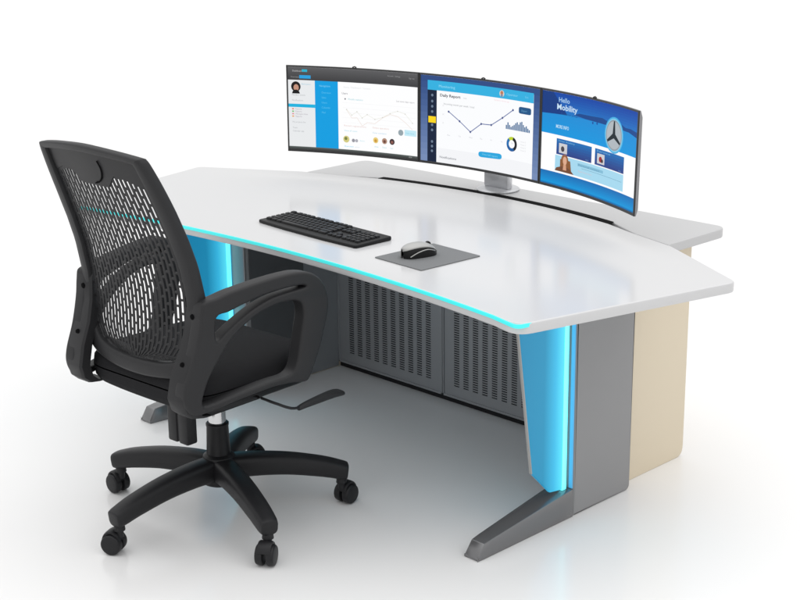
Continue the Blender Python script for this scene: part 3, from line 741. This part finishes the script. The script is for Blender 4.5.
for i, s in enumerate(('Mon', 'Tue', 'Wed', 'Thu', 'Fri', 'Sat', 'Sun')): G.text('axis_text', s, 0.215+i*0.090, 0.325+0.004*i, 0.024, (196, 196, 204), 5)
for i, s in enumerate(('30', '20', '10')): G.text('axis_text', s, 0.175, 0.66-i*0.10, 0.024, (200, 200, 206), 5)
hs = [0.05, 0.085, 0.055, 0.035, 0.05, 0.065, 0.09, 0.105, 0.08, 0.11, 0.12, 0.085, 0.06, 0.075, 0.05, 0.035]
G.poly('bar_chart', [[(0.705+i*0.0135, 0.505), (0.715+i*0.0135, 0.505), (0.715+i*0.0135, 0.505+h*0.9), (0.705+i*0.0135, 0.505+h*0.9)] for i, h in enumerate(hs)], (52, 104, 152), 4)
for a0, a1, c in ((-60, 75, (22, 26, 34)), (75, 130, (190, 212, 40)), (130, 200, (30, 110, 178)), (200, 300, (26, 92, 160))): G.disc('ring_chart', 0.760, 0.345, 0.082, c, 4, a0=a0, a1=a1, ri=0.046)
for i in range(4): G.text('ring_legend', 'Group 12', 0.838, 0.385-i*0.032, 0.022, (206, 206, 212), 5)
G.poly('button_bottom', [roundpoly([(0.475, 0.135), (0.675, 0.150), (0.675, 0.215), (0.475, 0.200)], [0.03]*4, 4)], (38, 166, 222), 4); G.text('button_text', 'View full report', 0.505, 0.165, 0.030, (130, 210, 240), 5, wide=0.135)
G.text('footer_heading', 'Notifications', 0.155, 0.055, 0.036, (126, 128, 136), 5, wide=0.135, bold=0.01)
# -- right screen: portal page with the three-pointed star
r3, A3 = monitor(S1, S2, 'right curved monitor showing a blue web page with a three-pointed star emblem')
G = A3
G.grad('banner_sky', 0, 0.74, 1, 1, (30, 130, 205), (8, 66, 164), 1, 10)
G.grad('banner_base', 0, 0.55, 1, 0.78, (0, 150, 222), (24, 140, 214), 2, 6)
G.poly('banner_skyline', [[(0.30, 0.80), (0.42, 0.785), (0.90, 0.775), (1.0, 0.745), (1.0, 0.80), (0.92, 0.815), (0.86, 0.81), (0.8, 0.835), (0.66, 0.82), (0.6, 0.84), (0.48, 0.83), (0.36, 0.825)]], (16, 70, 140), 3)
G.poly('banner_corner', [[(0, 0.76), (0.24, 0.78), (0.10, 1.0), (0, 1.0)]], (6, 56, 130), 3)
G.text('banner_text', 'Hello', 0.155, 0.905, 0.072, (170, 208, 240), 4, wide=0.105, bold=0.012); G.text('banner_text', 'Mobility', 0.140, 0.825, 0.085, (200, 226, 246), 4, wide=0.20, bold=0.02)
G.text('banner_note', 'Customer portal', 0.18, 0.775, 0.034, (20, 90, 150), 4, wide=0.16); G.text('banner_button', 'MORE INFO', 0.135, 0.625, 0.052, (190, 226, 246), 4, wide=0.125, bold=0.02)
G.disc('banner_dot', 0.50, 0.765, 0.014, (20, 80, 160), 4, n=12); G.disc('banner_dot', 0.545, 0.770, 0.014, (20, 80, 160), 4, n=12)
ex, ey, er = 0.735, 0.700, 0.155
G.disc('emblem_halo', ex, ey, er+0.030, (70, 176, 226), 4); G.disc('emblem_halo', ex, ey, er+0.014, (130, 200, 232), 5)
G.disc('emblem_disc', ex, ey, er, (176, 184, 190), 6, n=40)
G.disc('emblem_rim', ex, ey, er, (146, 154, 162), 7, ri=er-0.014, n=40)
Aa = (A3.b1-A3.b0)/(HM-0.015); sp = []
for a in (90, 210, 330):
    t = (ex+er*0.93*math.cos(R(a))/Aa, ey+er*0.93*math.sin(R(a)))
    q1 = (ex+0.030*math.cos(R(a+60))/Aa, ey+0.030*math.sin(R(a+60))); q2 = (ex+0.030*math.cos(R(a-60))/Aa, ey+0.030*math.sin(R(a-60)))
    wx, wy = 0.012*math.cos(R(a+90))/Aa, 0.012*math.sin(R(a+90))
    sp.append([(ex, ey), q2, (t[0]-wx, t[1]-wy), (t[0]+wx, t[1]+wy), q1])
G.poly('emblem_star', sp, (28, 40, 48), 8)
G.rect('page', 0, 0.14, 1, 0.55, (253, 253, 254), 1)
for u0, u1, nm in ((0.145, 0.500, 'Driver Academy'), (0.535, 0.860, 'Service')):
    G.grad('card', u0, 0.345, u1, 0.515, (44, 62, 132), (24, 112, 186), 3, 6); G.text('card_title', nm, u0+0.02, 0.485, 0.026, (130, 190, 226), 5, wide=(u1-u0)*0.45)
    G.rect('card_picture', u0+0.025, 0.365, u0+0.105, 0.470, (206, 206, 210), 4); G.disc('card_figure', u0+0.062, 0.412, 0.030, (70, 66, 74) if u0 < 0.3 else (160, 40, 46), 5)
    if u0 > 0.3: G.disc('card_figure', u0+0.080, 0.400, 0.020, (60, 50, 54), 6)
    G.rect('card_mark', u0+0.012+0.0, 0.350, u0+0.11, 0.353, (70, 110, 170), 5); G.text('card_link', 'more', u1-0.06, 0.356, 0.026, (110, 160, 206), 5)
G.rect('info_card', 0.135, 0.165, 0.860, 0.335, (166, 216, 238), 3); G.rect('info_heading_bar', 0.36, 0.275, 0.63, 0.305, (132, 188, 214), 4)
G.text('info_text', 'Personal contact', 0.37, 0.280, 0.024, (90, 140, 170), 5, wide=0.22); G.text('info_text', 'Read more here', 0.37, 0.215, 0.026, (214, 190, 196), 5, wide=0.14); G.line('info_line', [(0.40, 0.258), (0.84, 0.256)], 0.004, (110, 160, 185), 4)
G.disc('woman_hair', 0.230, 0.280, 0.066, (150, 96, 56), 4, fy=1.25); G.poly('woman_hair_fall', [[(0.185, 0.17), (0.30, 0.168), (0.285, 0.30), (0.185, 0.30)]], (140, 88, 50), 4)
G.disc('woman_face', 0.232, 0.290, 0.034, (222, 170, 140), 5, fy=1.35); G.poly('woman_coat', [[(0.135, 0.166), (0.325, 0.166), (0.29, 0.205), (0.25, 0.225), (0.20, 0.225), (0.15, 0.20)]], (116, 72, 48), 5); G.poly('woman_neck', [[(0.215, 0.19), (0.25, 0.19), (0.245, 0.25), (0.22, 0.25)]], (214, 160, 130), 6)
G.grad('footer_band', 0, 0, 1, 0.145, (0, 158, 226), (14, 108, 180), 2, 8); G.grad('footer_edge', 0, 0, 1, 0.02, (10, 90, 150), (0, 140, 208), 3, 2)

# ------------------------------------------------------------------ monitor stand on the rear shelf
ms = empty('monitor_stand', (-0.075, 0.800, 0.7488))
tag(ms, 'silver monitor stand with round base on the rear shelf behind the centre monitor', 'monitor stand')
bm = bmesh.new(); lathe(bm, [(0.072, 0.0), (0.075, 0.002), (0.075, 0.005), (0.070, 0.008), (0.03, 0.010)], 48); fin('base', bm, M_stand, ms)
bm = bmesh.new(); box(bm, -0.055, 0.055, -0.014, 0.014, 0.008, 0.30, 0.006); fin('neck', bm, M_stand, ms)
bm = bmesh.new()
pts = [arc(s, HM*0.52, -0.045)-Vector(ms.location) for s in [-0.56+0.07*i for i in range(17)]]
sweep(bm, pts, 0.016, 0.035, side=(0, 1, 0), n=12)
for s in (-0.54, 0, 0.54):
    a = arc(s, HM*0.52, -0.048)-Vector(ms.location); c = arc(s, HM*0.52, -0.0105)-Vector(ms.location); cyl(bm, a, c, 0.022)
box(bm, -0.03, 0.07, -0.100, -0.005, 0.235, 0.275, 0.004)
fin('crossbar', bm, M_bezel, ms)
